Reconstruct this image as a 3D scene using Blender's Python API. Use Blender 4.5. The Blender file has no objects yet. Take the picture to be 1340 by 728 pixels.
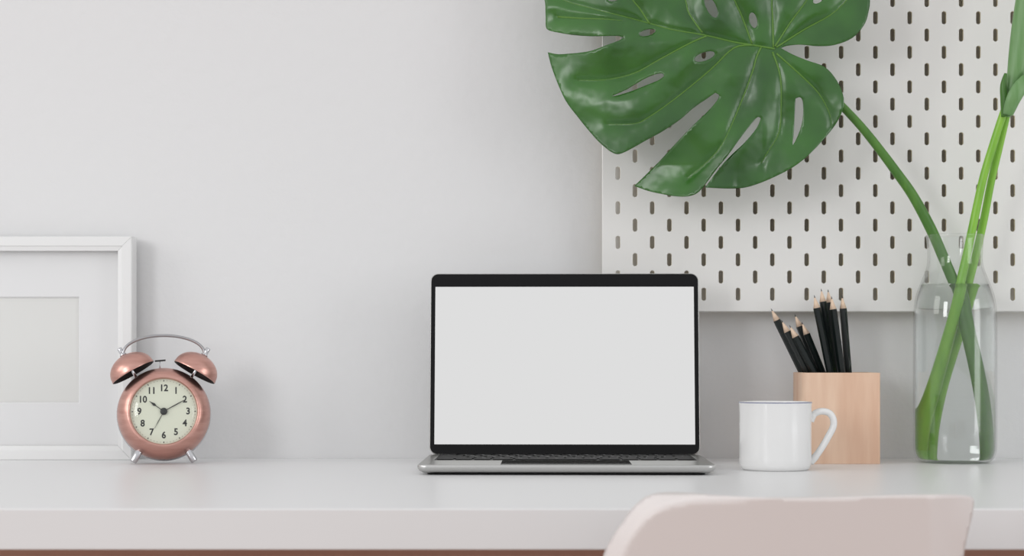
import bpy, bmesh, math, random
from mathutils import Vector, Matrix
from mathutils.geometry import delaunay_2d_cdt
random.seed(4)
R = math.radians
F = 2500.0            # focal length in pixels of a 1340 wide frame
DESK = 0.75           # desk top height
CZ = DESK + 0.123     # camera height
PX0, PY0 = 670.0, 464.0

# ------------------------------------------------------------------ camera
scene = bpy.context.scene
cam_data = bpy.data.cameras.new('camera')
cam = bpy.data.objects.new('camera', cam_data)
scene.collection.objects.link(cam)
cam.location = (0, 0, CZ)
cam.rotation_euler = (R(90), 0, 0)
cam_data.sensor_width = 36
cam_data.lens = 36 * F / 1340
cam_data.shift_y = (PY0 - 364) / 1340
cam_data.dof.use_dof = True
cam_data.dof.focus_distance = 2.08
cam_data.dof.aperture_fstop = 9.0
cam_data.clip_start = 0.02
scene.camera = cam

# ------------------------------------------------------------------ light
world = bpy.data.worlds.new('daylight'); scene.world = world
world.use_nodes = True
bgn = world.node_tree.nodes['Background']
bgn.inputs[0].default_value = (0.965, 0.965, 0.98, 1)
bgn.inputs[1].default_value = 0.84

def area(name, loc, target, sx, sy, power, col=(1, 1, 1)):
    l = bpy.data.lights.new(name, 'AREA'); l.shape = 'RECTANGLE'; l.size = sx; l.size_y = sy
    l.energy = power; l.color = col
    o = bpy.data.objects.new(name, l); scene.collection.objects.link(o)
    o.location = loc
    o.rotation_euler = (Vector(target) - Vector(loc)).to_track_quat('-Z', 'Y').to_euler()
    return o
area('window_light', (-3.0, 0.75, 1.95), (0.1, 2.1, 0.95), 1.1, 1.4, 13, (1.0, 0.98, 0.96))
area('gloss_fill_light', (-2.6, -1.5, 1.9), (0.1, 2.1, 1.0), 0.9, 1.4, 37, (0.99, 0.99, 1.0))  # added lamp behind the camera, gives the leaf its sheen
area('side_fill_light', (2.9, 0.3, 1.3), (0.3, 2.1, 0.9), 1.0, 1.4, 15, (0.98, 0.99, 1.0))  # added fill from the right, lifts the wall below the pegboard

scene.cycles.diffuse_bounces = 8
vs = scene.view_settings
vs.view_transform = 'Standard'; vs.look = 'None'; vs.exposure = 0.0; vs.gamma = 1.0
vs.use_curve_mapping = False

# ------------------------------------------------------------------ helpers
def lin(c):
    return tuple(((v / 255) / 12.92 if v / 255 <= 0.04045 else ((v / 255 + 0.055) / 1.055) ** 2.4) for v in c)

def mat(name, col, rough=0.5, metal=0.0, spec=0.5, bump=0.0, bscale=200, col2=None, cscale=(5, 5, 5), detail=4, coat=0.0, aniso=0.0, emit=0.0):
    m = bpy.data.materials.new(name); m.use_nodes = True
    nt = m.node_tree; b = nt.nodes['Principled BSDF']
    b.inputs['Base Color'].default_value = (*lin(col), 1)
    b.inputs['Roughness'].default_value = rough
    b.inputs['Metallic'].default_value = metal
    b.inputs['Specular IOR Level'].default_value = spec
    b.inputs['Coat Weight'].default_value = coat
    b.inputs['Anisotropic'].default_value = aniso
    if emit:
        b.inputs['Emission Color'].default_value = (*lin(col), 1)
        b.inputs['Emission Strength'].default_value = emit
    tc = nt.nodes.new('ShaderNodeTexCoord')
    if col2 is not None:
        mp = nt.nodes.new('ShaderNodeMapping'); mp.inputs['Scale'].default_value = cscale
        n = nt.nodes.new('ShaderNodeTexNoise'); n.inputs['Scale'].default_value = 1; n.inputs['Detail'].default_value = detail
        rp = nt.nodes.new('ShaderNodeValToRGB')
        rp.color_ramp.elements[0].position = 0.3; rp.color_ramp.elements[1].position = 0.7
        rp.color_ramp.elements[0].color = (*lin(col), 1); rp.color_ramp.elements[1].color = (*lin(col2), 1)
        nt.links.new(tc.outputs['Object'], mp.inputs['Vector']); nt.links.new(mp.outputs[0], n.inputs['Vector'])
        nt.links.new(n.outputs['Fac'], rp.inputs[0]); nt.links.new(rp.outputs[0], b.inputs['Base Color'])
    if bump:
        n2 = nt.nodes.new('ShaderNodeTexNoise'); n2.inputs['Scale'].default_value = bscale; n2.inputs['Detail'].default_value = 3
        bp = nt.nodes.new('ShaderNodeBump'); bp.inputs['Strength'].default_value = bump; bp.inputs['Distance'].default_value = 0.001
        nt.links.new(tc.outputs['Object'], n2.inputs['Vector'])
        nt.links.new(n2.outputs['Fac'], bp.inputs['Height']); nt.links.new(bp.outputs[0], b.inputs['Normal'])
    return m

def link(name, me, material, parent=None, smooth=False, **props):
    o = bpy.data.objects.new(name, me); scene.collection.objects.link(o)
    if material is not None and not me.materials: me.materials.append(material)
    if smooth:
        for p in me.polygons: p.use_smooth = True
    if parent is not None: o.parent = parent
    for k, v in props.items(): o[k] = v
    return o

def obj(name, bm, material, parent=None, smooth=False, **props):
    bmesh.ops.recalc_face_normals(bm, faces=bm.faces)
    me = bpy.data.meshes.new(name); bm.to_mesh(me); bm.free()
    return link(name, me, material, parent, smooth, **props)

def thing(name, loc, rotz=0.0, **props):
    o = bpy.data.objects.new(name, None); scene.collection.objects.link(o)
    o.empty_display_size = 0.02
    o.location = loc; o.rotation_euler = (0, 0, rotz)
    for k, v in props.items(): o[k] = v
    return o

def P(px, py, d):
    return Vector(((px - PX0) * d / F, d, CZ - (py - PY0) * d / F))

def shade_auto(o, ang=35):
    me = o.data
    for p in me.polygons: p.use_smooth = True
    bm = bmesh.new(); bm.from_mesh(me)
    for e in bm.edges:
        if len(e.link_faces) == 2 and e.calc_face_angle(0) > R(ang): e.smooth = False
    bm.to_mesh(me); bm.free()
    return o

def box_bm(x0, x1, y0, y1, z0, z1, bev=0.0, seg=2, bm=None):
    own = bm is None
    b = bmesh.new()
    bmesh.ops.create_cube(b, size=1)
    for v in b.verts:
        v.co = Vector((x0 + (v.co.x + .5) * (x1 - x0), y0 + (v.co.y + .5) * (y1 - y0), z0 + (v.co.z + .5) * (z1 - z0)))
    if bev: bmesh.ops.bevel(b, geom=b.edges[:], offset=bev, segments=seg, affect='EDGES', profile=0.5)
    if own: return b
    me = bpy.data.meshes.new('t'); b.to_mesh(me); b.free(); bm.from_mesh(me); bpy.data.meshes.remove(me)
    return bm

def lathe_bm(profile, seg=48, M=None, bm=None, closed=False):
    """profile: (r, z) pairs revolved about z"""
    bm = bm or bmesh.new(); rings = []
    for r, z in profile:
        if r < 1e-7: rings.append([bm.verts.new((0, 0, z))])
        else: rings.append([bm.verts.new((r * math.cos(2 * math.pi * k / seg), r * math.sin(2 * math.pi * k / seg), z)) for k in range(seg)])
    allv = [v for r_ in rings for v in r_]
    prs = list(zip(rings[:-1], rings[1:]))
    if closed: prs.append((rings[-1], rings[0]))
    for a, b in prs:
        for k in range(seg):
            k2 = (k + 1) % seg
            if len(a) == 1 and len(b) == 1: continue
            if len(a) == 1: bm.faces.new((a[0], b[k], b[k2]))
            elif len(b) == 1: bm.faces.new((a[k], b[0], a[k2]))
            else: bm.faces.new((a[k], b[k], b[k2], a[k2]))
    if M is not None:
        for v in allv: v.co = M @ v.co
    return bm

def catmull(pts, n=6):
    out = []
    dim = len(pts[0])
    for i in range(len(pts) - 1):
        p0 = pts[max(i - 1, 0)]; p1 = pts[i]; p2 = pts[i + 1]; p3 = pts[min(i + 2, len(pts) - 1)]
        for k in range(n):
            t = k / n
            out.append(tuple(0.5 * (2 * p1[j] + (p2[j] - p0[j]) * t + (2 * p0[j] - 5 * p1[j] + 4 * p2[j] - p3[j]) * t * t + (3 * p1[j] - p0[j] - 3 * p2[j] + p3[j]) * t ** 3) for j in range(dim)))
    out.append(tuple(pts[-1]))
    return out

def tube_bm(pts, radii, seg=12, bm=None, flat=1.0, caps=True, shape=None):
    """tube through points; radii scalar or list"""
    bm = bm or bmesh.new()
    pts = [Vector(p) for p in pts]
    if not hasattr(radii, '__len__'): radii = [radii] * len(pts)
    up = Vector((0, 1, 0.01)).normalized(); rings = []
    for i, p in enumerate(pts):
        t = (pts[min(i + 1, len(pts) - 1)] - pts[max(i - 1, 0)]).normalized()
        a = (up - t * up.dot(t)).normalized(); b = t.cross(a); up = a
        ring = []
        for k in range(seg):
            th = 2 * math.pi * k / seg
            f = shape(th, i / (len(pts) - 1)) if shape else 1.0
            ring.append(bm.verts.new(p + (a * math.cos(th) * flat + b * math.sin(th)) * radii[i] * f))
        rings.append(ring)
    for r0, r1 in zip(rings[:-1], rings[1:]):
        for k in range(seg): bm.faces.new((r0[k], r0[(k + 1) % seg], r1[(k + 1) % seg], r1[k]))
    if caps:
        bm.faces.new(rings[0][::-1]); bm.faces.new(rings[-1])
    return bm

def rr_outline(x0, x1, y0, y1, rad, seg=8):
    """rounded rectangle; rad scalar or 4 radii (x0y0, x1y0, x1y1, x0y1)"""
    if not hasattr(rad, '__len__'): rad = [rad] * 4
    out = []
    for (cx, cy, sx, sy, a0), r in zip(((x0, y0, 1, 1, 180), (x1, y0, -1, 1, 270), (x1, y1, -1, -1, 0), (x0, y1, 1, -1, 90)), rad):
        r = max(r, 1e-5)
        for k in range(seg + 1):
            a = R(a0 + 90 * k / seg)
            out.append((cx + sx * r + r * math.cos(a), cy + sy * r + r * math.sin(a)))
    return out

def loft_bm(loops, cap0=True, cap1=True, bm=None):
    bm = bm or bmesh.new()
    rings = [[bm.verts.new(p) for p in l] for l in loops]
    n = len(rings[0])
    for a, b in zip(rings[:-1], rings[1:]):
        for k in range(n): bm.faces.new((a[k], a[(k + 1) % n], b[(k + 1) % n], b[k]))
    if cap0: bm.faces.new(rings[0][::-1])
    if cap1: bm.faces.new(rings[-1])
    return bm

def plate(x0, x1, y0, y1, z0, z1, rad, bev=0.0, M=None, seg=8):
    levels = [(z0, bev), (z0 + bev, 0), (z1 - bev, 0), (z1, bev)] if bev else [(z0, 0), (z1, 0)]
    loops = []
    for z, i in levels:
        rr = [max(r - i, 1e-5) for r in rad] if hasattr(rad, '__len__') else max(rad - i, 1e-5)
        loops.append([(M @ Vector((x, y, z))) if M else (x, y, z) for x, y in rr_outline(x0 + i, x1 - i, y0 + i, y1 - i, rr, seg)])
    return loft_bm(loops)

def text_mesh(s, size, M, align='CENTER'):
    cu = bpy.data.curves.new('t', 'FONT'); cu.body = s; cu.size = size
    cu.align_x = align; cu.align_y = 'CENTER'; cu.extrude = 0.00005; cu.offset = size * 0.03; cu.resolution_u = 3
    o = bpy.data.objects.new('t', cu); scene.collection.objects.link(o)
    dg = bpy.context.evaluated_depsgraph_get()
    me = bpy.data.meshes.new_from_object(o.evaluated_get(dg))
    bpy.data.objects.remove(o); bpy.data.curves.remove(cu)
    me.transform(M)
    return me

def inside(pt, poly):
    x, y = pt; c = False; j = len(poly) - 1
    for i in range(len(poly)):
        xi, yi = poly[i]; xj, yj = poly[j]
        if (yi > y) != (yj > y) and x < (xj - xi) * (y - yi) / (yj - yi) + xi: c = not c
        j = i
    return c

def seg_dist(p, a, b):
    ax, ay = a; bx, by = b; dx, dy = bx - ax, by - ay
    t = max(0, min(1, ((p[0] - ax) * dx + (p[1] - ay) * dy) / (dx * dx + dy * dy + 1e-12)))
    return math.hypot(p[0] - ax - t * dx, p[1] - ay - t * dy)

def poly_dist(p, pl):
    return min(seg_dist(p, pl[i], pl[i + 1]) for i in range(len(pl) - 1))

def sheet_mesh(name, outline, holes, step, place, creases=()):
    """a curved sheet with real holes: triangulated outline, each point put in space by place(x, y)"""
    verts = []; edges = []
    for loop in [outline] + holes:
        s = len(verts)
        verts += [Vector(p) for p in loop]
        edges += [(s + i, s + (i + 1) % len(loop)) for i in range(len(loop))]
    for pl in creases:
        s = len(verts)
        verts += [Vector(p) for p in pl]
        edges += [(s + i, s + i + 1) for i in range(len(pl) - 1)]
    segs = [(verts[a], verts[b]) for a, b in edges]
    xs = [p[0] for p in outline]; ys = [p[1] for p in outline]
    # bucket the boundary so grid points keep clear of it
    near = set()
    for a, b in segs:
        n = max(1, int((b - a).length / (step * .4)))
        for k in range(n + 1):
            q = a.lerp(b, k / n)
            near.add((round(q.x / step), round(q.y / step)))
    gx = math.floor(min(xs) / step)
    while gx * step < max(xs):
        gy = math.floor(min(ys) / step)
        while gy * step < max(ys):
            if (gx, gy) not in near:
                p = (gx * step, gy * step + (step * .5 if gx % 2 else 0) * .6)
                if inside(p, outline) and not any(inside(p, h) for h in holes): verts.append(Vector(p))
            gy += 1
        gx += 1
    r = delaunay_2d_cdt(verts, edges, [], 0, 1e-4)
    v2, faces = r[0], r[2]
    keep = []
    for f in faces:
        c = (sum(v2[i].x for i in f) / 3, sum(v2[i].y for i in f) / 3)
        if inside(c, outline) and not any(inside(c, h) for h in holes): keep.append(tuple(f))
    me = bpy.data.meshes.new(name)
    me.from_pydata([place(v.x, v.y) for v in v2], [], keep); me.update()
    return me

# ------------------------------------------------------------------ materials
M_wall = mat('white plaster', (221, 221, 221), 0.75, bump=0.6, bscale=75, spec=0.3)
M_floor = mat('brown floor', (150, 108, 84), 0.45, col2=(120, 82, 62), cscale=(1, 12, 1))
M_desk = mat('white laminate', (228, 228, 228), 0.32, spec=0.42, coat=0.0)
M_brownwood = mat('brown wood', (218, 178, 160), 0.45, col2=(180, 138, 120), cscale=(2, 40, 40))
M_board = mat('white painted fibreboard', (228, 227, 224), 0.45)
M_tanboard = mat('tan fibreboard', (212, 200, 168), 0.8)
M_frame = mat('white painted frame', (226, 226, 225), 0.4, bump=0.1, bscale=150)
M_mat = mat('white mount card', (222, 222, 222), 0.8)
M_paper = mat('pale grey paper', (216, 216, 213), 0.8)
M_alu = mat('silver aluminium', (196, 196, 194), 0.33, metal=0.9)
M_deck = mat('silver aluminium deck', (176, 176, 172), 0.3, metal=0.9)
M_black = mat('black glass', (24, 24, 25), 0.25, spec=0.12)
M_key = mat('black key', (22, 22, 22), 0.55, spec=0.2)
M_legend = mat('white key print', (150, 150, 150), 0.6)
M_rubber = mat('black rubber', (18, 18, 18), 0.8, spec=0.2)
M_screen = mat('lit blank screen', (222, 222, 222), 0.5, spec=0.0, emit=1.0)
M_screen.node_tree.nodes['Principled BSDF'].inputs['Base Color'].default_value = (0, 0, 0, 1)
M_pad = mat('trackpad glass', (70, 70, 66), 0.04, spec=0.5)
M_copper = mat('brushed copper', (214, 168, 156), 0.33, metal=1.0, col2=(196, 148, 137), cscale=(30, 30, 200), aniso=0.3)
M_chrome = mat('chrome', (205, 205, 208), 0.16, metal=1.0)
M_strap = mat('dull chrome', (178, 178, 180), 0.3, metal=1.0)
M_darkin = mat('bell inside painted shade', (48, 38, 36), 0.5, metal=0.5)  # shade inside the bells, put into the colour
M_dial = mat('cream dial', (218, 220, 202), 0.7)
M_ink = mat('black print', (35, 35, 35), 0.6)
M_hand = mat('dark hand', (30, 32, 30), 0.4)
M_mug = mat('white glazed ceramic', (228, 228, 227), 0.16, spec=0.5)
M_rim = mat('blue enamel rim', (112, 118, 150), 0.3)
M_birch = mat('pale beech wood', (230, 200, 175), 0.5, col2=(213, 174, 147), cscale=(60, 60, 7), detail=5)
M_lacq = mat('black green lacquer', (16, 24, 23), 0.32, spec=0.35)
M_raw = mat('sharpened cedar', (226, 200, 176), 0.7)
M_lead = mat('graphite', (52, 52, 56), 0.4)
M_stem = mat('dark green stem', (80, 128, 44), 0.4, col2=(62, 108, 38), cscale=(120, 120, 10))
M_stalk = mat('bright green stalk', (136, 190, 62), 0.36, col2=(112, 170, 48), cscale=(120, 120, 10))
M_furl = mat('pale green furled leaf', (120, 158, 106), 0.42, col2=(98, 142, 82), cscale=(200, 200, 12))
M_vein = mat('yellow green vein', (88, 130, 48), 0.45)
M_chair = mat('white moulded plastic', (230, 223, 220), 0.35)
M_chairleg = mat('chair beech', (205, 165, 125), 0.5, col2=(190, 148, 108), cscale=(40, 40, 4))

def leaf_material():
    m = mat('monstera leaf', (34, 82, 26), 0.30, spec=0.75, col2=(58, 116, 36), cscale=(14, 14, 14), detail=3)
    nt = m.node_tree; b = nt.nodes['Principled BSDF']
    tc = [n for n in nt.nodes if n.type == 'TEX_COORD'][0]
    n2 = nt.nodes.new('ShaderNodeTexNoise'); n2.inputs['Scale'].default_value = 28; n2.inputs['Detail'].default_value = 2
    bp = nt.nodes.new('ShaderNodeBump'); bp.inputs['Strength'].default_value = 0.5; bp.inputs['Distance'].default_value = 0.006
    nt.links.new(tc.outputs['Object'], n2.inputs['Vector']); nt.links.new(n2.outputs['Fac'], bp.inputs['Height'])
    nt.links.new(bp.outputs[0], b.inputs['Normal'])
    tl = nt.nodes.new('ShaderNodeBsdfTranslucent'); tl.inputs[0].default_value = (*lin((110, 150, 60)), 1)
    mx = nt.nodes.new('ShaderNodeMixShader'); mx.inputs[0].default_value = 0.14
    out = [n for n in nt.nodes if n.type == 'OUTPUT_MATERIAL'][0]
    nt.links.new(b.outputs[0], mx.inputs[1]); nt.links.new(tl.outputs[0], mx.inputs[2]); nt.links.new(mx.outputs[0], out.inputs[0])
    return m
M_leaf = leaf_material()

def glass_material():
    """clear thin glass wall: passes light straight, reflects by Fresnel"""
    m = bpy.data.materials.new('clear glass wall'); m.use_nodes = True; nt = m.node_tree
    nt.nodes.clear()
    out = nt.nodes.new('ShaderNodeOutputMaterial'); mix = nt.nodes.new('ShaderNodeMixShader')
    tr = nt.nodes.new('ShaderNodeBsdfTransparent'); tr.inputs[0].default_value = (0.985, 0.992, 0.988, 1)
    gl = nt.nodes.new('ShaderNodeBsdfGlossy'); gl.inputs['Roughness'].default_value = 0.03
    lw = nt.nodes.new('ShaderNodeLayerWeight'); lw.inputs['Blend'].default_value = 0.5
    pw = nt.nodes.new('ShaderNodeMath'); pw.operation = 'POWER'; pw.inputs[1].default_value = 4.0
    ml = nt.nodes.new('ShaderNodeMath'); ml.operation = 'MULTIPLY_ADD'; ml.inputs[1].default_value = 0.9; ml.inputs[2].default_value = 0.035
    nt.links.new(lw.outputs['Facing'], pw.inputs[0]); nt.links.new(pw.outputs[0], ml.inputs[0])
    nt.links.new(ml.outputs[0], mix.inputs[0]); nt.links.new(tr.outputs[0], mix.inputs[1]); nt.links.new(gl.outputs[0], mix.inputs[2])
    nt.links.new(mix.outputs[0], out.inputs[0])
    return m
M_glass = glass_material()
M_water = mat('water', (246, 250, 248), 0.0)
M_water.node_tree.nodes['Principled BSDF'].inputs['Transmission Weight'].default_value = 1
M_water.node_tree.nodes['Principled BSDF'].inputs['IOR'].default_value = 1.33
M_water.node_tree.nodes['Principled BSDF'].inputs['Base Color'].default_value = (0.97, 0.985, 0.98, 1)

# ------------------------------------------------------------------ room
WALL_Y = 2.257
obj('wall_back', box_bm(-3.4, 2.6, WALL_Y, WALL_Y + 0.12, 0, 2.7), M_wall, kind='structure')
obj('floor', box_bm(-3.4, 2.6, -2.6, WALL_Y + 0.12, -0.05, 0), M_floor, kind='structure')

# ------------------------------------------------------------------ desk
desk = thing('desk', (0, 1.522, 0), label='long white desk with a thick glossy top set against the wall', category='desk')
obj('desktop', box_bm(-1.3, 1.3, 0, WALL_Y - 1.522 - 0.0005, DESK - 0.033, DESK, 0.0012, 2), M_desk, desk)
obj('apron', box_bm(-1.2, 1.2, 0.10, 0.12, DESK - 0.033 - 0.09, DESK - 0.033), M_brownwood, desk, label='brown wooden apron under the desktop')
for sx in (-1.2, 1.14):
    for sy in (0.04, 0.62):
        obj('leg', box_bm(sx, sx + 0.06, sy, sy + 0.06, 0, DESK - 0.033, 0.002, 1), M_brownwood, desk)

# ------------------------------------------------------------------ pegboard
BD = 2.226; BS = F / BD
bx0 = (788 - PX0) / BS; bz0 = CZ - (408.5 - PY0) / BS
PXm, PZm = 0.02, 0.0403
def pegboard():
    bm = bmesh.new()
    ncol = 28; nrow = 14; th = 0.004; hw = 0.0026; hl = 0.0075
    x0 = bx0 + (808.6 - 788) / BS - PXm / 2
    zb = CZ - (385.3 - PY0) / BS - PZm / 2          # bottom of the lowest odd cell
    ztop = zb + nrow * PZm
    yf, yb = BD, BD + th
    def quad(a, b, c, d, y): 
        bm.faces.new([bm.verts.new((p[0], y, p[1])) for p in (a, b, c, d)])
    def cell(cx, cz):
        hole = []
        for k in range(16):
            a = 2 * math.pi * (k + .5) / 16
            hole.append((cx + hw * math.cos(a), cz + hw * math.sin(a) + (hl - hw if math.sin(a) > 0 else -(hl - hw))))
        rect = []
        for k in range(16):
            a = 2 * math.pi * (k + .5) / 16
            dx, dz = math.cos(a), math.sin(a)
            if k in (1, 2): rect.append((cx + PXm / 2 * (1 if k == 1 else .4), cz + PZm / 2)); continue
            if k in (5, 6): rect.append((cx - PXm / 2 * (.4 if k == 5 else 1), cz + PZm / 2)); continue
            if k in (9, 10): rect.append((cx - PXm / 2 * (1 if k == 9 else .4), cz - PZm / 2)); continue
            if k in (13, 14): rect.append((cx + PXm / 2 * (.4 if k == 13 else 1), cz - PZm / 2)); continue
            if k in (3, 4): rect.append((cx + PXm * .12 * (1 if k == 3 else -1), cz + PZm / 2)); continue
            if k in (11, 12): rect.append((cx - PXm * .12 * (1 if k == 11 else -1), cz - PZm / 2)); continue
            rect.append((cx + PXm / 2 * (1 if dx > 0 else -1), cz + (hl - hw) * (1 if dz > 0 else -1)))
        vr = [[bm.verts.new((p[0], y, p[1])) for p in rect] for y in (yf, yb)]
        ch = 0.0005
        vh = [[bm.verts.new((cx + (p[0] - cx) * (1 + e / hw), y, cz + (p[1] - cz) * (1 + e / hl))) for p in hole] for y, e in ((yf, ch), (yf + ch, 0), (yb, 0))]
        for k in range(16):
            q = (k + 1) % 16
            bm.faces.new((vr[0][k], vr[0][q], vh[0][q], vh[0][k]))
            bm.faces.new((vh[0][k], vh[0][q], vh[1][q], vh[1][k]))
            bm.faces.new((vh[1][k], vh[1][q], vh[2][q], vh[2][k]))
            bm.faces.new((vh[2][k], vh[2][q], vr[1][q], vr[1][k]))
    for c in range(ncol):
        xl = x0 + c * PXm; xr = xl + PXm
        if c % 2:
            for r in range(nrow): cell(xl + PXm / 2, zb + (r + .5) * PZm)
        else:
            for r in range(nrow - 1): cell(xl + PXm / 2, zb + (r + 1) * PZm)
            for za, zc in ((zb, zb + PZm / 2), (ztop - PZm / 2, ztop)):
                for y in (yf, yb): quad((xl, za), (xr, za), (xr, zc), (xl, zc), y)
    # margins and outer edge
    X0, X1, Z0, Z1 = bx0, x0 + ncol * PXm + 0.008, bz0, ztop + 0.004
    xe = x0 + ncol * PXm
    e = 0.0008
    for y in (yf, yb):
        i = e if y == yf else 0
        quad((X0 + i, Z0 + i), (x0, Z0 + i), (x0, Z1 - i), (X0 + i, Z1 - i), y)
        quad((xe, Z0 + i), (X1 - i, Z0 + i), (X1 - i, Z1 - i), (xe, Z1 - i), y)
        quad((x0, Z0 + i), (xe, Z0 + i), (xe, zb), (x0, zb), y)
        quad((x0, ztop), (xe, ztop), (xe, Z1 - i), (x0, Z1 - i), y)
    loops = [[(X0 + i, y, Z0 + i), (X1 - i, y, Z0 + i), (X1 - i, y, Z1 - i), (X0 + i, y, Z1 - i)] for y, i in ((yf, e), (yf + e, 0), (yb, 0))]
    loft_bm(loops, False, False, bm)
    bmesh.ops.remove_doubles(bm, verts=bm.verts, dist=1e-6)
    return bm, (X0, X1, Z0, Z1)
pb, (BX0, BX1, BZ0, BZ1) = pegboard()
peg = thing('pegboard', ((BX0 + BX1) / 2, WALL_Y, BZ0), label='white pegboard with rows of short upright slots mounted on the wall', category='pegboard')
def unparent_shift(o, root):
    o.parent = root; o.location = -Vector(root.location)
pan = obj('perforated_panel', pb, M_board); unparent_shift(pan, peg)
pan.data.materials.append(M_tanboard)  # tan on the slot walls and the back face
for p in pan.data.polygons:
    c = p.center
    if c.y > BD + 0.0006 and BX0 + .001 < c.x < BX1 - .001 and BZ0 + .001 < c.z < BZ1 - .001: p.material_index = 1
for qx in (BX0 + 0.12, BX1 - 0.06):
    for qz in (BZ0 + 0.12, BZ1 - 0.03):
        o = obj('spacer', lathe_bm([(0, 0), (0.006, 0), (0.006, WALL_Y - BD - 0.004), (0, WALL_Y - BD - 0.004)], 16,
                Matrix.Translation((qx, BD + 0.004, qz)) @ Matrix.Rotation(R(-90), 4, 'X')), M_board)
        unparent_shift(o, peg)

# ------------------------------------------------------------------ picture frame
FD = 2.22; FS = F / FD
fx1 = (172.5 - PX0) / FS; fz1 = CZ - (309.5 - PY0) / FS; fw, fh = 0.31, fz1 - DESK
fx0 = fx1 - fw
pf = thing('picture_frame', ((fx0 + fx1) / 2, FD, DESK), label='white box picture frame with an empty mount leaning on the wall behind the alarm clock', category='picture frame')
def fl(x, z): return (x - (fx0 + fx1) / 2, z - DESK)
X0, Z0 = fl(fx0, DESK); X1, Z1 = fl(fx1, fz1)
MW = 0.0165; FT = 0.028
# four mitred bars
def bar(side):
    # corner outlines of the cross-section from outer to inner, (inset, y)
    prof = [(0, FT), (0, 0.001), (0.001, 0), (0.0105, 0.0), (0.012, 0.0012), (MW, 0.002), (MW, 0.016), (MW - 0.006, 0.016), (MW - 0.006, FT)]
    corners = {'top': ((X0, Z1, 1, -1), (X1, Z1, -1, -1)), 'bottom': ((X0, Z0, 1, 1), (X1, Z0, -1, 1)),
               'a': ((X0, Z0, 1, 1), (X0, Z1, 1, -1)), 'b': ((X1, Z0, -1, 1), (X1, Z1, -1, -1))}[side]
    bm = bmesh.new()
    g = 0.00015
    loops = []
    for n, (cx, cz, sx, sz) in enumerate(corners):
        l = []
        for i, y in prof:
            x = cx + sx * i; z = cz + sz * i
            if side in ('top', 'bottom'): x += sx * g
            else: z += sz * g
            l.append((x, y, z))
        loops.append(l)
    return loft_bm(loops, True, True, bm)
for s in ('top', 'bottom', 'a', 'b'): obj('frame_bar', bar(s), M_frame, pf)
obj('backing_board', box_bm(X0 + .011, X1 - .011, 0.0215, 0.0262, Z0 + .011, Z1 - .011), M_mat, pf)
# mount card with a bevelled window
mx0, mx1 = X0 + 0.064, X1 - 0.0645; mz0, mz1 = Z0 + 0.0655, Z1 - 0.0695
def mount():
    L = lambda x0, x1, z0, z1, y: [(x0, y, z0), (x1, y, z0), (x1, y, z1), (x0, y, z1)]
    o = L(X0 + .011, X1 - .011, Z0 + .011, Z1 - .011, 0.017)
    return loft_bm([L(X0 + .011, X1 - .011, Z0 + .011, Z1 - .011, 0.019), o, L(mx0, mx1, mz0, mz1, 0.017), L(mx0 + .0015, mx1 - .0015, mz0 + .0015, mz1 - .0015, 0.019), L(X0 + .011, X1 - .011, Z0 + .011, Z1 - .011, 0.019)], False, False)
obj('mount', mount(), M_mat, pf)
obj('paper', box_bm(mx0 - .005, mx1 + .005, 0.0195, 0.0203, mz0 - .005, mz1 + .005), M_paper, pf, label='blank pale grey paper')

# ------------------------------------------------------------------ laptop
lap = thing('laptop', (0.0551, 1.94, DESK), R(-1.1), label='open silver laptop with a black bezel and blank pale screen', category='laptop')
W2 = 0.152
def base_loft():
    lv = [(0.0016, 0.010), (0.0022, 0.006), (0.0040, 0.002), (0.0062, 0.0004), (0.0078, 0), (0.0099, 0), (0.0105, 0.0006)]
    return loft_bm([[(x, y, z) for x, y in rr_outline(-W2 + i, W2 - i, i, 0.212 - i, max(0.010 - i * .5, .003), 8)] for z, i in lv])
shade_auto(obj('base', base_loft(), M_alu, lap), 60)
obj('palm_rest', plate(-W2 + .0012, W2 - .0012, 0.0012, 0.2015, 0.01045, 0.01055, 0.0095), M_deck, lap)
for sx in (-1, 1):
    for y in (0.022, 0.19):
        obj('rubber_foot', lathe_bm([(0, 0), (0.007, 0), (0.008, 0.0017), (0, 0.0017)], 24, Matrix.Translation((sx * 0.128, y, 0))), M_rubber, lap)
obj('shadow_plate', plate(-W2 + .010, W2 - .010, 0.006, 0.202, 0.0006, 0.0017, 0.008), M_rubber, lap)  # black plate standing in for the shadow and rubber band under the base
kb = obj('keyboard', plate(-0.1395, 0.1395, 0.088, 0.197, 0.01055, 0.0107, 0.003), M_key, lap)
rows = [(0.0895, [1.0] * 3 + [1.25] + [5.1] + [1.25] + [1.0] * 4), (0.1085, [2.3] + [1] * 10 + [2.3]), (0.1275, [1.8] + [1] * 11 + [1.8]),
        (0.1465, [1.5] + [1] * 12 + [1.0]), (0.1655, [1] * 13 + [1.5]), (0.1845, [1.0] * 14)]
legends = ['', ' ZXCVBNM,./ ', ' ASDFGHJKL;\' ', ' QWERTYUIOP[]\\', '`1234567890-= ', '']
key_mesh = {}; leg_bm = bmesh.new()
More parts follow.
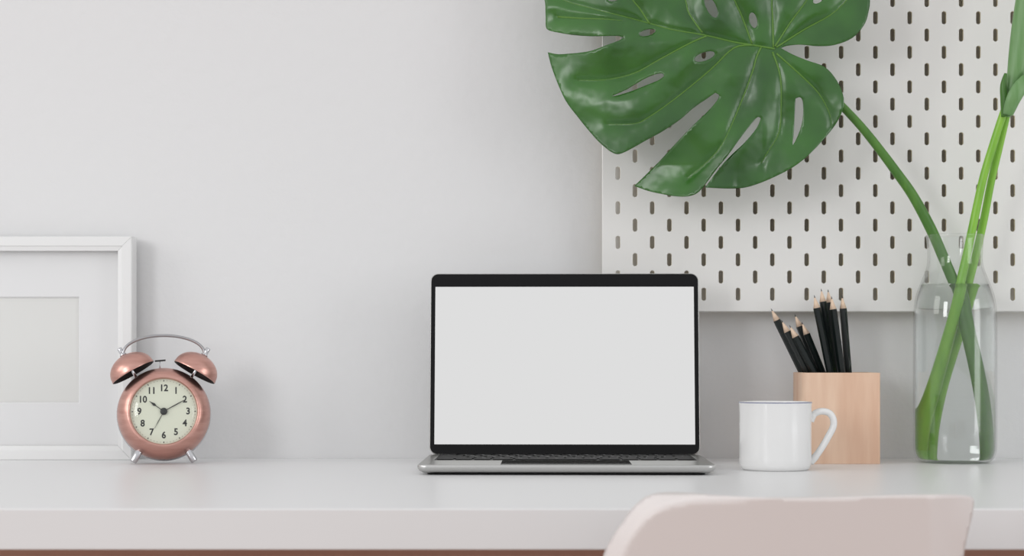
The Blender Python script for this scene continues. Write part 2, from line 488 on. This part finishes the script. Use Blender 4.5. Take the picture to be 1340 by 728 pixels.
for (y, ws), lg in zip(rows, legends):
    gap = 0.0028; tot = 0.2735
    unit = (tot - gap * (len(ws) - 1)) / sum(ws); x = -tot / 2
    for i, w in enumerate(ws):
        kw = w * unit; kh = 0.0162 if y < 0.18 else 0.0100
        kk = (round(kw, 5), kh)
        if kk not in key_mesh:
            b = plate(-kw / 2, kw / 2, 0, kh, 0, 0.0009, 0.0012, 0.0002, seg=2)
            bmesh.ops.recalc_face_normals(b, faces=b.faces)
            me = bpy.data.meshes.new('key'); b.to_mesh(me); b.free(); key_mesh[kk] = me
        k = link('key', key_mesh[kk], M_key, kb); k.location = (x + kw / 2, y, 0.0107)
        if lg and i < len(lg) and lg[i] != ' ':
            t = text_mesh(lg[i], 0.0062, Matrix.Translation((x + kw / 2, y + kh / 2, 0.01165)))
            leg_bm.from_mesh(t); bpy.data.meshes.remove(t)
        x += kw + gap
obj('key_legends', leg_bm, M_legend, kb)
obj('trackpad', plate(-0.067, 0.067, 0.004, 0.083, 0.01055, 0.0107, 0.003), M_pad, lap)
# lid
LM = Matrix.Translation((0, 0.2015, 0.0107)) @ Matrix.Rotation(R(90 - 7.0), 4, 'X')
LH = 0.2057
lid = obj('lid', plate(-W2, W2, 0, LH, -0.0045, -0.0002, 0.009, 0.0008, LM), M_alu, lap); shade_auto(lid, 50)
obj('bezel', plate(-W2 + .0009, W2 - .0009, 0.0006, LH - .0009, -0.0002, 0.0005, 0.0082, 0.0, LM), M_black, lid, label='black glass bezel')
obj('display', plate(-W2 + .0058, W2 - .0058, 0.0113, LH - .0155, 0.0005, 0.00065, 0.0004, 0.0, LM), M_screen, lid, label='blank pale grey display')
obj('camera_lens', lathe_bm([(0, 0.0005), (0.0011, 0.0005), (0.0011, 0.00058), (0, 0.00058)], 16, LM @ Matrix.Translation((0, LH - 0.008, 0))), M_rubber, lid)
obj('hinge', tube_bm([(-0.122, 0.2045, 0.0085), (0.122, 0.2045, 0.0085)], 0.0038, 16), M_rubber, lap)

# ------------------------------------------------------------------ alarm clock
ck = thing('alarm_clock', (P(214.5, 542, 2.157).x, 2.157, DESK), R(10), label='copper twin-bell alarm clock with a cream dial in front of the white picture frame', category='alarm clock')
CH = 0.0560
BM_ = Matrix.Translation((0, 0, CH)) @ Matrix.Rotation(R(-8), 4, 'X')     # body frame: front is -y
FRONT = BM_ @ Matrix.Rotation(R(90), 4, 'X')                               # lathe z -> -y (front)
prof = [(0.0368, 0.0225), (0.0368, 0.0255), (0.0375, 0.0272), (0.0388, 0.0276), (0.0405, 0.0268), (0.0435, 0.0245), (0.0465, 0.0205), (0.0492, 0.0150), (0.0510, 0.0085), (0.0519, 0.001),
        (0.0518, -0.004), (0.0512, -0.008)]
body = obj('body', lathe_bm(prof, 96, FRONT), M_copper, ck, True)
obj('back_cover', lathe_bm([(0.0512, -0.008), (0.0526, -0.009), (0.0526, -0.012), (0.051, -0.014), (0.046, -0.021), (0.036, -0.026), (0, -0.028)], 96, FRONT), M_chrome, ck, True, label='chrome rear case')
dial = obj('dial', lathe_bm([(0, 0.0225), (0.0368, 0.0225), (0.0368, 0.0215), (0, 0.0215)], 64, FRONT), M_dial, ck, label='cream dial with black numerals')
TXT = FRONT @ Matrix.Translation((0, 0, 0.0226))
nb = bmesh.new()
for h in range(1, 13):
    a = R(90 - 30 * h); r_ = 0.0268 if h != 12 else 0.0262
    t = text_mesh(str(h), 0.0104, TXT @ Matrix.Translation((r_ * math.cos(a), r_ * math.sin(a), 0)) @ Matrix.Scale(0.92, 4, (1, 0, 0)))
    nb.from_mesh(t); bpy.data.meshes.remove(t)
obj('numerals', nb, M_ink, dial)
tb = bmesh.new()
for k in range(60):
    a = R(6 * k); big = k % 5 == 0
    box = box_bm(0.0338 if big else 0.0343, 0.0353 if big else 0.0350, -0.0005 if big else -.0002, 0.0005 if big else .0002, 0.00002, 0.00015)
    me = bpy.data.meshes.new('t'); box.to_mesh(me); box.free(); me.transform(TXT @ Matrix.Rotation(a, 4, 'Z')); tb.from_mesh(me); bpy.data.meshes.remove(me)
obj('minute_track', tb, M_ink, dial)
def hand(name, clock_deg, length, w, z, spade=False, tail=0.0):
    a = R(90 - clock_deg)
    pts = [(-tail, -w * .6), (length * .6, -w), (length, -w * .35), (length, w * .35), (length * .6, w), (-tail, w * .6)]
    if spade: pts = [(-tail, -w * .7), (length * .52, -w * .7), (length * .66, -w * 2.6), (length * .86, -w * .8), (length, -w * .2), (length, w * .2), (length * .86, w * .8), (length * .66, w * 2.6), (length * .52, w * .7), (-tail, w * .7)]
    M2 = TXT @ Matrix.Rotation(a, 4, 'Z')
    obj(name, loft_bm([[M2 @ Vector((x, y, zz)) for x, y in pts] for zz in (z, z + 0.0003)]), M_hand, ck)
hand('alarm_hand', 208, 0.0215, 0.00035, 0.0006)
hand('hour_hand', 306, 0.0200, 0.0006, 0.0011, True)
hand('minute_hand', 61, 0.0280, 0.0006, 0.0016)
obj('hand_hub', lathe_bm([(0, 0.0002), (0.0040, 0.0002), (0.0040, 0.0022), (0.0032, 0.0028), (0.0012, 0.0030), (0, 0.0030)], 32, TXT), M_hand, ck, True)
dome = [(0.0366, 0.0262)] + [(0.0366 * math.cos(t), 0.0262 + 0.0075 * math.sin(t)) for t in [R(15 * k) for k in range(1, 6)]] + [(0, 0.0337)]
obj('glass_cover', lathe_bm(dome, 64, FRONT), M_glass, ck, True, label='clear glass cover')
for s in (-1, 1):
    rim_c = Vector((s * 0.0340, 0.002, 0.0470)); A = 29.5
    BM2 = BM_ @ Matrix.Translation(rim_c) @ Matrix.Rotation(R(s * A), 4, 'Y')
    br, bh = 0.0258, 0.0225
    outer = [(br, 0.0), (br + .0003, 0.0012), (br, 0.0024)] + [(br * math.cos(t), 0.0024 + (bh - .0024) * math.sin(t)) for t in [R(9 * k) for k in range(1, 10)]] + [(0, bh)]
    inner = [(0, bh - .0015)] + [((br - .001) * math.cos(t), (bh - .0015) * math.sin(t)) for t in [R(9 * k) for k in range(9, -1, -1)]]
    bell = obj('bell', lathe_bm(outer, 64, BM2), M_copper, ck, True)
    obj('bell_inside_shade', lathe_bm(inner + [(br, 0)], 64, BM2), M_darkin, bell, True, label='inside of the bell with its shade painted dark')
    obj('bell_post', lathe_bm([(0, -0.012), (0.0016, -0.012), (0.0016, bh - .001), (0, bh - .001)], 16, BM2), M_chrome, ck, True)
    obj('nut', lathe_bm([(0, bh), (0.0040, bh), (0.0040, bh + .0015), (0.0022, bh + .0022), (0.0028, bh + .0030), (0.0028, bh + .0090), (0.0022, bh + .0098), (0, bh + .010)], 20, BM2), M_chrome, ck, True)
    # feet (upright frame)
    f0 = Vector((s * 0.0235, -0.011, 0.0200)); f1 = Vector((s * 0.0340, -0.0145, 0.0026))
    d = (f1 - f0).normalized()
    obj('foot', tube_bm([f0, f0 + d * .001, f1 - d * .001, f1], [0.0034, 0.0040, 0.0040, 0.0034], 20), M_chrome, ck, True)
def arch_pt(t):
    a = R(180 - 180 * t)
    return BM_ @ Vector((0.0455 * math.cos(a) * (1 if abs(math.cos(a)) < .9 else 1), 0.002, 0.0675 + 0.0220 * math.sin(a) ** 0.9))
obj('handle', tube_bm([arch_pt(i / 32) for i in range(33)], 0.0017, 10, flat=1.5), M_strap, ck, True)
HM = BM_
obj('hammer', tube_bm([HM @ Vector((-0.0100, 0.002, 0.0602)), HM @ Vector((0.0018, 0.002, 0.0612))], 0.0010, 10), M_hand, ck, True)
obj('hammer_arm', tube_bm([HM @ Vector((-0.0045, 0.002, 0.0505)), HM @ Vector((-0.0045, 0.002, 0.0605))], 0.0006, 8), M_chrome, ck, True)

# ------------------------------------------------------------------ mug
mug = thing('mug', (0.2805, 2.035, DESK), label='white ceramic mug with a thin blue rim beside the wooden pencil holder', category='mug')
r = 0.0382; h = 0.0727
mprof = [(0, 0.0012), (r - .008, 0.0012), (r - .0075, 0), (r - .0045, 0), (r - .0018, .0022), (r - .0004, .006), (r, .012), (r, h * .6), (r + .0001, h - .006), (r + .0007, h - .0012)]
obj('body', lathe_bm(mprof, 72), M_mug, mug, True)
obj('rim', lathe_bm([(r + .0007, h - .0012), (r + .0007, h - .0003)], 72), M_rim, mug, True, label='thin blue rim')
obj('lip', lathe_bm([(r + .0007, h - .0003), (r - .0002, h), (r - .0012, h - .0003), (r - .0015, h - .0012)], 72), M_mug, mug, True)
obj('inner_wall', lathe_bm([(r - .0015, h - .0012), (r - .0024, h - .006), (r - .0026, 0.012), (r - .006, 0.005), (0, 0.004)], 72), M_mug, mug, True)
hp = [(1060, 553), (1063.5, 545.5), (1070, 541), (1078, 540), (1086, 543), (1090.5, 551), (1090, 561), (1084, 573), (1076, 587), (1067, 600), (1060, 608)]
hp3 = [((x - 1014.5) / 1228, 0.0, 0.0727 - (y - 527) / 1246) for x, y in hp]
hp3 = catmull(hp3, 5)
obj('handle', tube_bm(hp3, [0.0042] * 6 + [0.0036] * (len(hp3) - 12) + [0.0040] * 6, 16, flat=1.45), M_mug, mug, True)

# ------------------------------------------------------------------ pencil holder + pencils
hx0, hx1, hy0, hy1, hh = 0.3258, 0.4130, 2.142, 2.222, 0.1024
hcx, hcy = (hx0 + hx1) / 2, (hy0 + hy1) / 2
ph = thing('pencil_holder', (hcx, hcy, DESK), label='square pale wooden pencil holder standing below the pegboard', category='pencil holder')
def holder():
    w, d = (hx1 - hx0) / 2, (hy1 - hy0) / 2
    rad = (0.010, 0.0015, 0.0015, 0.010); t = 0.0065
    L = lambda i, z: [(x, y, z) for x, y in rr_outline(-w + i, w - i, -d + i, d - i, [max(q - i, .0008) for q in rad], 6)]
    return loft_bm([L(.0004, 0), L(0, .0004), L(0, hh - .0005), L(.0005, hh), L(t - .0005, hh), L(t, hh - .0005), L(t, 0.006)], True, True)
shade_auto(obj('block', holder(), M_birch, ph), 30)

def make_pencil(tip, base, roll, label):
    # hexagonal barrel, sharpened cone, graphite point
    tip, base = Vector(tip), Vector(base); L = (tip - base).length; d = (tip - base).normalized()
    root = thing('pencil', base, label=label, category='pencil', group='black pencils in the wooden holder')
    root.rotation_euler = d.to_track_quat('Z', 'Y').to_euler()
    rr = 0.0040; cone = 0.0150
    def ring(rad, z, hexa=True, scallop=0.0):
        out = []
        for k in range(24):
            a = 2 * math.pi * k / 24 + roll
            f = 1.0
            if hexa:
                s_ = (a - roll) % (math.pi / 3) - math.pi / 6
                f = 0.90 / math.cos(s_) if True else 1
            zz = z - scallop * (0.5 + 0.5 * math.cos(6 * (a - roll)))
            out.append((rad * f * math.cos(a), rad * f * math.sin(a), zz))
        return out
    z1 = L - cone
    obj('barrel', loft_bm([ring(rr, 0), ring(rr, z1 - .004), ring(rr, z1, True, -0.002 * 0)]), M_lacq, root, False)
    obj('sharpened_wood', loft_bm([ring(rr * .985, z1 - .0001), ring(0.0007, L - 0.0030, False)]), M_raw, root, True)
    obj('graphite_tip', loft_bm([ring(0.0007, L - 0.0030, False), ring(0.0002, L, False)]), M_lead, root, True)
    return root
def px_pencil(tx, ty, rx, ry, d_rim, label, roll=0.2, ddep=0.0):
    """tip pixel, pixel where it passes the rim, depth there"""
    a = P(tx, ty, d_rim + ddep); b = P(rx, ry, d_rim)
    dirv = (b - a).normalized()
    t = (DESK + 0.0115 - a.z) / dirv.z
    return make_pencil(a, a + dirv * t, roll, label)
px_pencil(1009, 404.0, 1049.5, 487, 2.204, 'black pencil leaning lowest and outermost, tip nearest the laptop', 0.3)
px_pencil(1022.5, 419.0, 1056.5, 487, 2.193, 'short leaning black pencil, second from the laptop side of the holder', 0.1)
px_pencil(1033, 425.7, 1065, 487, 2.182, 'leaning black pencil with the lowest tip of all, nearest the camera', 0.5)
px_pencil(1040, 411.4, 1070, 487, 2.204, 'leaning black pencil with the highest tip of its short cluster except the outermost', 0.2)
px_pencil(1049, 421.5, 1076.0, 487, 2.193, 'leaning black pencil on the inner side of the short cluster, beside the gap', 0.0)
px_pencil(1065.5, 386.4, 1086.0, 487, 2.182, 'steep black pencil beginning the tall cluster, tip lower than its two neighbours', 0.4)
px_pencil(1074.5, 378.0, 1089.5, 487, 2.192, 'tall black pencil with the highest tip of all', 0.1)
px_pencil(1083.5, 379.0, 1094.0, 487, 2.203, 'tall black pencil just beside the highest one, partly hidden behind it', 0.3)
px_pencil(1088.0, 388.0, 1101.5, 487, 2.184, 'steep black pencil in front of the tall cluster, next to the lone upright one', 0.6)
px_pencil(1102.0, 387.0, 1110.0, 487, 2.196, 'nearly upright black pencil standing apart, closest to the glass vase', 0.2)

# ------------------------------------------------------------------ vase and water
VX, VY = 0.5043, 2.175; VS = 1149.0
def vz(py): return 0.123 - (py - 464) / VS
vo = [(0.0345, 0.0), (0.0396, 0.0018), (0.0433, 0.0055), (0.0456, 0.0115), (0.0466, 0.0200), (0.0467, 0.0500), (0.0467, 0.140), (0.0466, 0.162), (0.0462, 0.173), (0.0450, 0.1830), (0.0427, 0.1930), (0.0392, 0.2030), (0.0352, 0.2125), (0.0322, 0.2210), (0.0307, 0.2300), (0.0308, 0.2400), (0.0316, 0.2520), (0.0324, 0.2585)]
def off(pf_, t):
    out = []
    for i, (r_, z_) in enumerate(pf_):
        a = pf_[max(i - 1, 0)]; b = pf_[min(i + 1, len(pf_) - 1)]
        tx, tz = b[0] - a[0], b[1] - a[1]; l = math.hypot(tx, tz)
        out.append((r_ - tz / l * t, z_ + tx / l * t))
    return out
def smooth_prof(p): return [(max(a, 0), b) for a, b in catmull(p, 4)]
vo_s = smooth_prof(vo); vi = off(vo_s, 0.0017)
vi = [(r_, z_) for r_, z_ in vi if z_ > 0.0036]
vase = thing('glass_vase', (VX, VY, DESK), label='tall clear glass bottle vase holding water and green stems', category='vase')
obj('glass_body', lathe_bm([(0, 0.0)] + vo_s + [(0.0316, 0.2592)] + vi[::-1] + [(0, 0.0033)], 96), M_glass, vase, True)
WZ = vz(372.8)
wp = [(r_ - .0002, z_) for r_, z_ in vi if z_ < WZ]
wr = wp[-1][0]
water = thing('water', (VX, VY, DESK), label='clear water filling the glass vase up to its shoulder', category='water')
obj('water_body', lathe_bm([(0, 0.0038), (wp[0][0] - .001, 0.0038)] + wp + [(wr, WZ), (0, WZ)], 96), M_water, water, True)
bpy.data.objects['water_body'].data.polygons.foreach_set('use_smooth', [len(p.vertices) == 4 for p in bpy.data.objects['water_body'].data.polygons])

def in_vase(dx, dy, z): return Vector((VX + dx, VY + dy, DESK + z))

# ------------------------------------------------------------------ monstera leaf
J = (1016.0, 65.0)
def seg_(pts, n=4): return catmull(pts, n)[:-1]
outline = []
outline += seg_([(1022, 63), (1028, 66.5), (1041, 73), (1056, 79), (1078, 87), (1092, 101), (1102, 120), (1104, 138), (1094, 162), (1071, 190), (1045, 214), (1015, 231), (982, 244), (957, 247), (922.5, 245.5)])
outline += seg_([(922.5, 245.5), (942, 220), (957, 203), (975, 186), (990, 168), (995.5, 155)], 3)
outline += seg_([(995.5, 155), (991, 153.5), (980, 166), (965, 186), (952, 204), (938, 221), (921, 244)], 3)
outline += seg_([(921, 244), (912, 253), (900, 257), (884, 257), (866, 254), (848, 250), (830, 243.5)])
outline += seg_([(830, 243.5), (844, 230), (862, 212), (885, 187), (908, 163), (926, 146), (938, 132), (941, 125), (936, 121.5)])
outline += seg_([(936, 121.5), (924, 130), (908, 141), (892, 155), (878, 165), (862, 175), (847, 183), (822, 197), (808, 202), (798, 198)])
outline += seg_([(798, 198), (786, 188), (773, 174), (756, 153), (741, 133), (731, 112), (722, 88), (717, 68.5)])
outline += seg_([(717, 68.5), (730, 71), (742, 70.5), (758, 69), (775, 66), (795, 58.5), (811, 52.5), (816, 49)])
outline += seg_([(816, 49), (808, 47), (792, 47.3), (774, 47.5), (758, 46.5), (744, 45), (730, 42.5), (719, 40), (714.5, 35), (714, 18), (711, -4), (690, -30)])
outline += seg_([(690, -30), (720, -60), (760, -84), (800, -100)], 3)
outline += seg_([(800, -100), (815, -80), (835, -55), (842, -57), (830, -80), (822, -108)], 3)
outline += seg_([(822, -108), (860, -128), (905, -138), (940, -138)], 3)
outline += seg_([(940, -138), (945, -110), (955, -80), (962, -80), (957, -110), (960, -140)], 3)
outline += seg_([(960, -140), (1010, -140), (1060, -122), (1100, -88), (1128, -45), (1138, -5), (1136, 18), (1130, 34), (1115, 50), (1092, 59), (1070, 60.5), (1048, 58.5), (1030, 60), (1022, 63)])
def ell(cx, cy, a, b, ang, n=16):
    c, s = math.cos(R(ang)), math.sin(R(ang))
    return [(cx + a * math.cos(t) * c - b * math.sin(t) * s, cy + a * math.cos(t) * s + b * math.sin(t) * c) for t in [2 * math.pi * k / n for k in range(n)]]
def closed(pts, n=3): return catmull(pts + [pts[0]], n)[:-1]
holes = [ell(847.3, 42.7, 11, 4.2, -14), ell(922, 74, 14, 5.6, -19), ell(930.5, 9, 15.5, 6.5, 64), ell(985.7, 26.5, 10.5, 5, 78),
         ell(803, -2, 8, 3.5, -10), ell(1071, -1, 8, 4.5, -35), ell(890, -40, 14, 5, 50), ell(1020, -45, 14, 5, 90),
         closed([(869, 99.5), (862, 105), (845, 112), (822, 121), (800, 126.5), (820, 117), (840, 105), (855, 98), (866, 96)]),
         closed([(1041, 129), (1047, 127.5), (1050.5, 133), (1051, 150), (1047, 170), (1037.5, 190), (1039, 172), (1040, 150)])]
veins = [
    [(1014, 64), (985, 59), (960, 55), (922, 46), (878, 38.5), (848, 30), (810, 20), (774, 11), (737, 0), (700, -20)],
    [(985, 59), (960, 63), (930, 91), (885, 128), (848, 154), (830, 162), (796, 163)],
    [(925, 47), (904, 56), (863, 78), (830, 96), (793, 104.5), (756, 105)],
    [(996, 62), (990, 75), (984, 96), (967, 141), (945, 189), (922, 215), (900, 234)],
    [(1011, 68), (1021, 100), (1022, 141), (1019, 174), (1004, 200), (996, 214)],
    [(1016, 70), (1045, 96), (1071, 122), (1086, 150), (1088, 168)],
    [(1012, 62), (1011, 22), (1010, 0), (1012, -60), (1020, -110)],
    [(984, 57), (971, 22), (961, 0), (945, -40), (930, -90)],
    [(919, 43), (902, 18), (897, 0), (885, -40), (870, -85)],
    [(850, 31), (837, 11), (828, 0), (810, -30), (790, -70)],
    [(1014, 61), (1034, 30), (1056, 0), (1080, -40), (1090, -70)],
    [(1016, 62), (1052, 39), (1086, 20), (1108, 0), (1122, -25)],
    [(730, 22), (760, 24), (790, 25), (815, 27)],
]
veins_s = [catmull(v, 4) for v in veins]
slit = [(995.5, 155), (975, 184), (952, 207), (922, 245), (900, 275)]
def smin(p):
    ds = sorted(poly_dist(p, v) for v in veins_s)
    return ds[0], ds[1]
def leaf_depth(x, y, skip=False):
    rr = math.hypot(x - J[0], y - J[1])
    d = 2.140 + (x - J[0]) * 0.00002
    d += 1.0e-6 * max(0, J[0] - 120 - x) ** 2 + 0.4e-6 * max(0, rr - 130) ** 2 * (1 if x > 960 else 0)
    d += 0.8e-7 * rr * rr
    dv, dv2 = smin((x, y))
    d -= 0.0068 * (1 - math.exp(-(dv / 20.0) ** 1.3)) * min(1, rr / 60)
    d += 0.0018 * math.exp(-(dv / 3.4) ** 2) * min(1, rr / 20)
    d += 0.00013 * max(0, 795 - x) * (1 if y > 45 else .5)
    # the lobe above the slit folds forward over its neighbour
    if y > 140 and x < 1000:
        s = (x - 995.5) * (245 - 155) - (y - 155) * (922 - 995.5)        # which side of the slit
        ds = poly_dist((x, y), slit)
        g = min(1, max(0, (y - 155) / 60))
        if s < 0: d += -0.005 * g * math.exp(-ds / 30) + 0.00026 * g * max(0, 955 - x) * (1 if (x - 936) * 122 + (y - 121) * 116 > 0 else 0)
        else: d += 0.004 * g * math.exp(-ds / 30)
    # soft waves of the blade
    d += 0.0035 * math.sin(x * 0.045 + y * 0.03) * min(1, rr / 120) + 0.0015 * math.sin(y * 0.06 - x * 0.02)
    # left part bends back down at the margin, upper lobes tip towards the light
    d += max(0, -y) * 0.0001
    return d
leaf = thing('monstera_leaf', in_vase(0.026, 0.0, 0.006), label='large dark green split monstera leaf arching over the pegboard from the glass vase', category='leaf')
def to_root(o, root):
    o.parent = root; o.location = -Vector(root.location); return o
bl = link('blade', sheet_mesh('blade', outline, holes, 3.0, lambda x, y: P(x, y, leaf_depth(x, y))), M_leaf, None, True)
to_root(bl, leaf)
sd = bl.modifiers.new('thickness', 'SOLIDIFY'); sd.thickness = 0.0007; sd.offset = 0
for v in veins_s:
    L = len(v)
    pts = [P(x, y, leaf_depth(x, y) - 0.0005) for x, y in v]
    o = obj('vein', tube_bm(pts, [0.0010 * (1 - i / L) + 0.00025 for i in range(L)], 6), M_vein, None, True)
    o.parent = bl
pet = [P(1016, 66, 2.144), P(1040, 82, 2.156), P(1072, 108, 2.166), P(1103, 140, 2.166), P(1128, 167, 2.166), P(1152, 197, 2.167), P(1172, 224, 2.168), P(1192, 252, 2.170), P(1208, 280, 2.171), P(1222, 308, 2.172), P(1234, 336, 2.171), P(1245, 362, 2.174),
       in_vase(0.004, -0.004, 0.19), in_vase(0.010, -0.006, 0.15), in_vase(0.017, -0.006, 0.11), in_vase(0.023, -0.004, 0.07), in_vase(0.0265, -0.002, 0.035), in_vase(0.028, 0.0, 0.0075)]
pet = catmull([tuple(p) for p in pet], 5)
n = len(pet)
to_root(obj('petiole', tube_bm(pet, [0.0036 + 0.0026 * min(1, i / (n * .5)) + (0.0012 * max(0, (i / n - .6)) * 2) for i in range(n)], 16), M_stem, None, True, label='dark green leaf stalk'), leaf)

# ------------------------------------------------------------------ second plant: two stalks and a furled leaf
fl2 = thing('furled_leaf', in_vase(-0.016, 0.02, 0.006), label='bright green paired stalks with a furled pale leaf rising out of the vase', category='leaf')
def stalk(px, vz_, rad):
    pts = [P(x, y, d) for x, y, d in px] + [in_vase(*q) for q in vz_]
    pts = catmull([tuple(p) for p in pts], 5)
    n = len(pts)
    o = obj('stalk', tube_bm(pts, [rad * (0.9 + 0.35 * i / n) for i in range(n)], 16), M_stalk, None, True)
    return to_root(o, fl2)
stalk([(1315, 142, 2.150), (1301, 185, 2.155), (1287, 232, 2.160), (1276, 282, 2.164), (1266, 330, 2.166), (1258, 365, 2.168)],
      [(0.001, -0.010, 0.185), (-0.005, 0.004, 0.14), (-0.011, 0.018, 0.09), (-0.016, 0.027, 0.045), (-0.018, 0.030, 0.008)], 0.0048)
stalk([(1319, 144, 2.160), (1309, 187, 2.166), (1297, 238, 2.172), (1288, 285, 2.178), (1278, 330, 2.182), (1269, 365, 2.184)],
      [(0.013, 0.008, 0.185), (0.004, 0.014, 0.14), (-0.004, 0.024, 0.09), (-0.008, 0.032, 0.045), (-0.010, 0.0335, 0.008)], 0.0045)
def roll_shape(th, t): return 1.0 + 0.28 * (th / (2 * math.pi)) - 0.14
fp = catmull([tuple(P(x, y, 2.150)) for x, y in ((1316, 152), (1320, 134), (1326, 108), (1333, 75), (1340, 40), (1347, 0), (1354, -50), (1360, -110), (1363, -160))], 6)
rads = catmull([(a, 0) for a in (0.0052, 0.0064, 0.0085, 0.0125, 0.0155, 0.0165, 0.0150, 0.0085, 0.0012)], 6)
to_root(obj('furled_blade', tube_bm(fp, [a for a, _ in rads], 32, shape=roll_shape, flat=.8), M_furl, None, True, label='pale green furled blade'), fl2)
sp = catmull([tuple(P(x, y, d)) for x, y, d in ((1317, 152, 2.147), (1315, 130, 2.144), (1313, 112, 2.142), (1316, 96, 2.141))], 6)
to_root(obj('sheath', tube_bm(sp, [0.006 - 0.0045 * (i / (len(sp) - 1)) ** 1.5 for i in range(len(sp))], 16), M_stem, None, True, label='dark green sheath'), fl2)
sp = catmull([tuple(P(x, y, d)) for x, y, d in ((1319, 150, 2.140), (1326, 130, 2.134), (1336, 113, 2.134), (1350, 98, 2.14))], 6)
to_root(obj('sheath', tube_bm(sp, [0.0055 + 0.003 * math.sin(math.pi * i / (len(sp) - 1)) for i in range(len(sp))], 16, flat=.5), M_furl, None, True), fl2)

# ------------------------------------------------------------------ chair
CD = 1.40
c_out = []
c_out += seg_([(790, 740), (792.5, 728), (803, 705), (816, 686), (828, 669), (842, 656), (854, 650), (870, 647.5), (900, 648), (940, 650.5), (1028, 652), (1106, 650.5), (1193, 648), (1245, 647.5), (1262, 648.5), (1269, 651), (1271.5, 657), (1269, 676), (1262, 705), (1258, 728), (1257, 760), (1268, 850), (1290, 950), (1310, 1050), (1300, 1150), (1250, 1195)], 4)
c_out += seg_([(1250, 1195), (1100, 1205), (950, 1205), (800, 1195), (755, 1150), (745, 1050), (755, 950), (770, 850), (790, 740)], 4)
c_in = catmull([(806, 760), (816, 728), (833, 695), (859, 669), (903, 657), (960, 654.5), (1028, 653)], 8)
c_inx = [(800, 1150), (795, 900), (797, 800)] + c_in + [(1280, 640)]
c_poly = c_inx + [(1400, 640), (1400, 1150)]
def lip_side(x, y):
    fade = 1.0 if y > 700 else min(1.0, max(0.0, (1000 - x) / 110))
    return 0.0 if inside((x, y), c_poly) else poly_dist((x, y), c_inx) * fade
def chair_depth(x, y):
    d = CD + (y - 650) * 0.00012 * (1 if y < 900 else 1)
    d += 2.0e-7 * (x - 1035) ** 2
    d += lip_side(x, y) / 1786 * 2.2
    q = max(0, (x - 1212) / 58); d += 0.045 * q ** 1.6
    return d
chair = thing('chair', P(1030, 1250, CD + .2), label='white moulded plastic chair whose curved back rises before the desk', category='chair')
chair.location.z = 0
bk = link('backrest', sheet_mesh('backrest', c_out, [], 4.0, lambda x, y: P(x, y, chair_depth(x, y)), [c_in[:-1]]), M_chair, None, True)
to_root(bk, chair)
s_ = bk.modifiers.new('thickness', 'SOLIDIFY'); s_.thickness = 0.004; s_.offset = 0
sx0, sx1 = P(770, 0, 1.46).x, P(1290, 0, 1.46).x
seat = obj('seat', plate(sx0 - .03, sx1 + .03, 1.455, 1.84, 0.425, 0.437, 0.08, 0.005), M_chair); to_root(seat, chair); shade_auto(seat)
cxm = (sx0 + sx1) / 2
for sx in (-1, 1):
    for yy, oy in ((1.54, -0.08), (1.76, 0.06)):
        to_root(obj('leg', tube_bm([(cxm + sx * 0.10, yy, 0.426), (cxm + sx * 0.19, yy + oy, 0.0)], [0.014, 0.009], 12), M_chairleg, None, True), chair)
